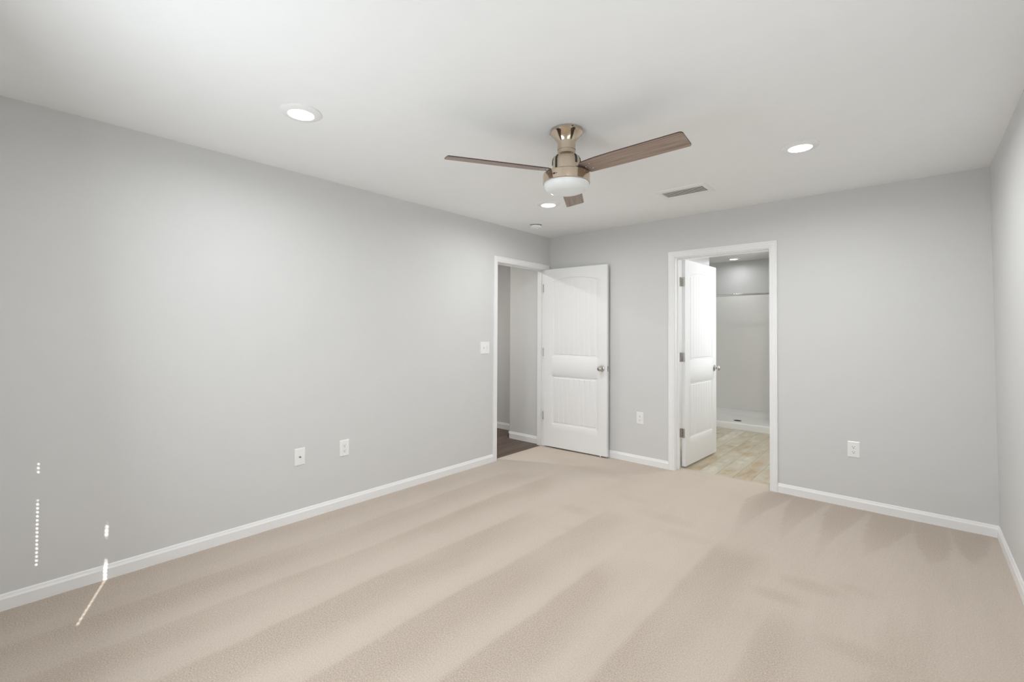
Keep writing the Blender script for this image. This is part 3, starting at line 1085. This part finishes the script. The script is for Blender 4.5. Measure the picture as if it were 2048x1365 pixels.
# --------------------------------- rear windows (behind the camera)
def rear_window(n, xa, xb, cords):
    w = struct(empty('window_%d' % n, ((xa + xb) / 2, YR, RZ0)))
    ox, oy, oz = -(xa + xb) / 2, -YR, -RZ0
    bm = NB()
    e = 0.001
    fw = 0.045
    for (x0, x1, z0, z1) in ((xa + e, xa + fw, RZ0 + e, RZ1 - e), (xb - fw, xb - e, RZ0 + e, RZ1 - e),
                             (xa + fw, xb - fw, RZ0 + e, RZ0 + fw), (xa + fw, xb - fw, RZ1 - fw, RZ1 - e), (xa + fw, xb - fw, 1.185, 1.240)):
        bm_box(bm, x0 + ox, x1 + ox, YR - 0.105 + oy, YR - 0.06 + oy, z0 + oz, z1 + oz)
    obj('window_frame', bm, M['trim'], w)
    bm = NB(); bm_box(bm, xa - 0.03 + ox, xb + 0.03 + ox, YR + 0.0005 + oy, YR + 0.03 + oy, RZ0 - 0.02 + oz, RZ0 - 0.001 + oz)
    obj('window_sill', bm, M['trim'], w)
    # closed mini blind with a route hole in every slat at each cord
    bl = struct(empty('trim_blind_%d' % n, ((xa + xb) / 2, YR - 0.02, RZ1)))
    bx, by, bz = -(xa + xb) / 2, -(YR - 0.02), -RZ1
    bm = NB()
    P = 0.0197
    z = RZ0 + 0.03
    k = 0
    cuts = [xa + 0.006]
    for c, hw in zip(cords, (0.0050, 0.0085)): cuts += [c - hw, c + hw]
    cuts.append(xb - 0.006)
    while z < RZ1 - 0.03:
        for i in range(len(cuts) - 1):
            hole = (i % 2 == 1)
            x0, x1 = cuts[i], cuts[i + 1]
            za, zb = z, z + P + 0.0015
            ya, yb = YR - 0.0205, YR - 0.0165

            def quad(z0, z1):
                y0 = ya + (yb - ya) * (z0 - za) / (zb - za); y1 = ya + (yb - ya) * (z1 - za) / (zb - za)
                bm.faces.new([bm.verts.new(p) for p in ((x0 + bx, y0 + by, z0 + bz), (x1 + bx, y0 + by, z0 + bz), (x1 + bx, y1 + by, z1 + bz), (x0 + bx, y1 + by, z1 + bz))])
            if hole:
                hh = 0.0028 if i == 1 else 0.0045
                quad(za, za + 0.0106 - hh); quad(za + 0.0106 + hh, zb)
            else:
                quad(za, zb)
        z += P
        k += 1
    obj('slats', bm, M['slat'], bl)
    bm = NB(); bm_box(bm, xa + 0.002 + bx, xb - 0.002 + bx, YR - 0.035 + by, YR - 0.004 + by, z + bz - 0.002, RZ1 - 0.001 + bz)
    bm_box(bm, xa + 0.004 + bx, xb - 0.004 + bx, YR - 0.028 + by, YR - 0.010 + by, RZ0 + 0.002 + bz, RZ0 + 0.031 + bz)
    bm_box(bm, xa + 0.0005 + bx, xa + 0.008 + bx, YR - 0.03 + by, YR - 0.010 + by, RZ0 + 0.002 + bz, RZ1 - .001 + bz)
    bm_box(bm, xb - 0.008 + bx, xb - 0.0005 + bx, YR - 0.03 + by, YR - 0.010 + by, RZ0 + 0.002 + bz, RZ1 - .001 + bz)
    obj('rails', bm, M['slat'], bl)


rear_window(1, R1a, R1b, [1.046, 1.765])
bm = NB(); bm_box(bm, -0.5, W + 0.5, YR - 0.735, YR - 0.13, 2.315, 2.36)
struct(obj('trim_eave', bm, M['eave']))

# unseen window added on the right wall behind its fill lamp: frame, closed slats
w4 = struct(empty('window_3', (W - 0.0005, -3.30, 0.75)))
bm = NB()
for (y0, y1, z0, z1) in ((-0.72, -0.66, 0, 1.34), (0.66, 0.72, 0, 1.34), (-0.72, 0.72, 1.34, 1.40), (-0.72, 0.72, -0.06, 0)):
    bm_box(bm, -0.016, 0, y0, y1, z0, z1)
obj('window_frame', bm, M['trim'], w4)
bm = NB()
for k in range(66):
    z = 0.004 + k * 0.0202
    f = bm.faces.new([bm.verts.new(p) for p in ((-0.010, -0.655, z), (-0.010, 0.655, z), (-0.004, 0.655, z + 0.021), (-0.004, -0.655, z + 0.021))])
obj('slats', bm, M['slat'], w4)
# assumed bathroom window, added unseen on the solid wall: frosted pane, white frame
w3 = struct(empty('window_2', (3.1495, 1.15, 0.95)))
bm = NB()
for (y0, y1, z0, z1) in ((-0.53, -0.475, 0, 1.2), (0.475, 0.53, 0, 1.2), (-0.53, 0.53, 1.2, 1.255), (-0.53, 0.53, -0.055, 0)):
    bm_box(bm, -0.018, 0, y0, y1, z0, z1)
obj('window_frame', bm, M['trim'], w3)
bm = NB(); bm_box(bm, -0.006, 0, -0.475, 0.475, 0, 1.2)
obj('window_pane', bm, M['glass'], w3)
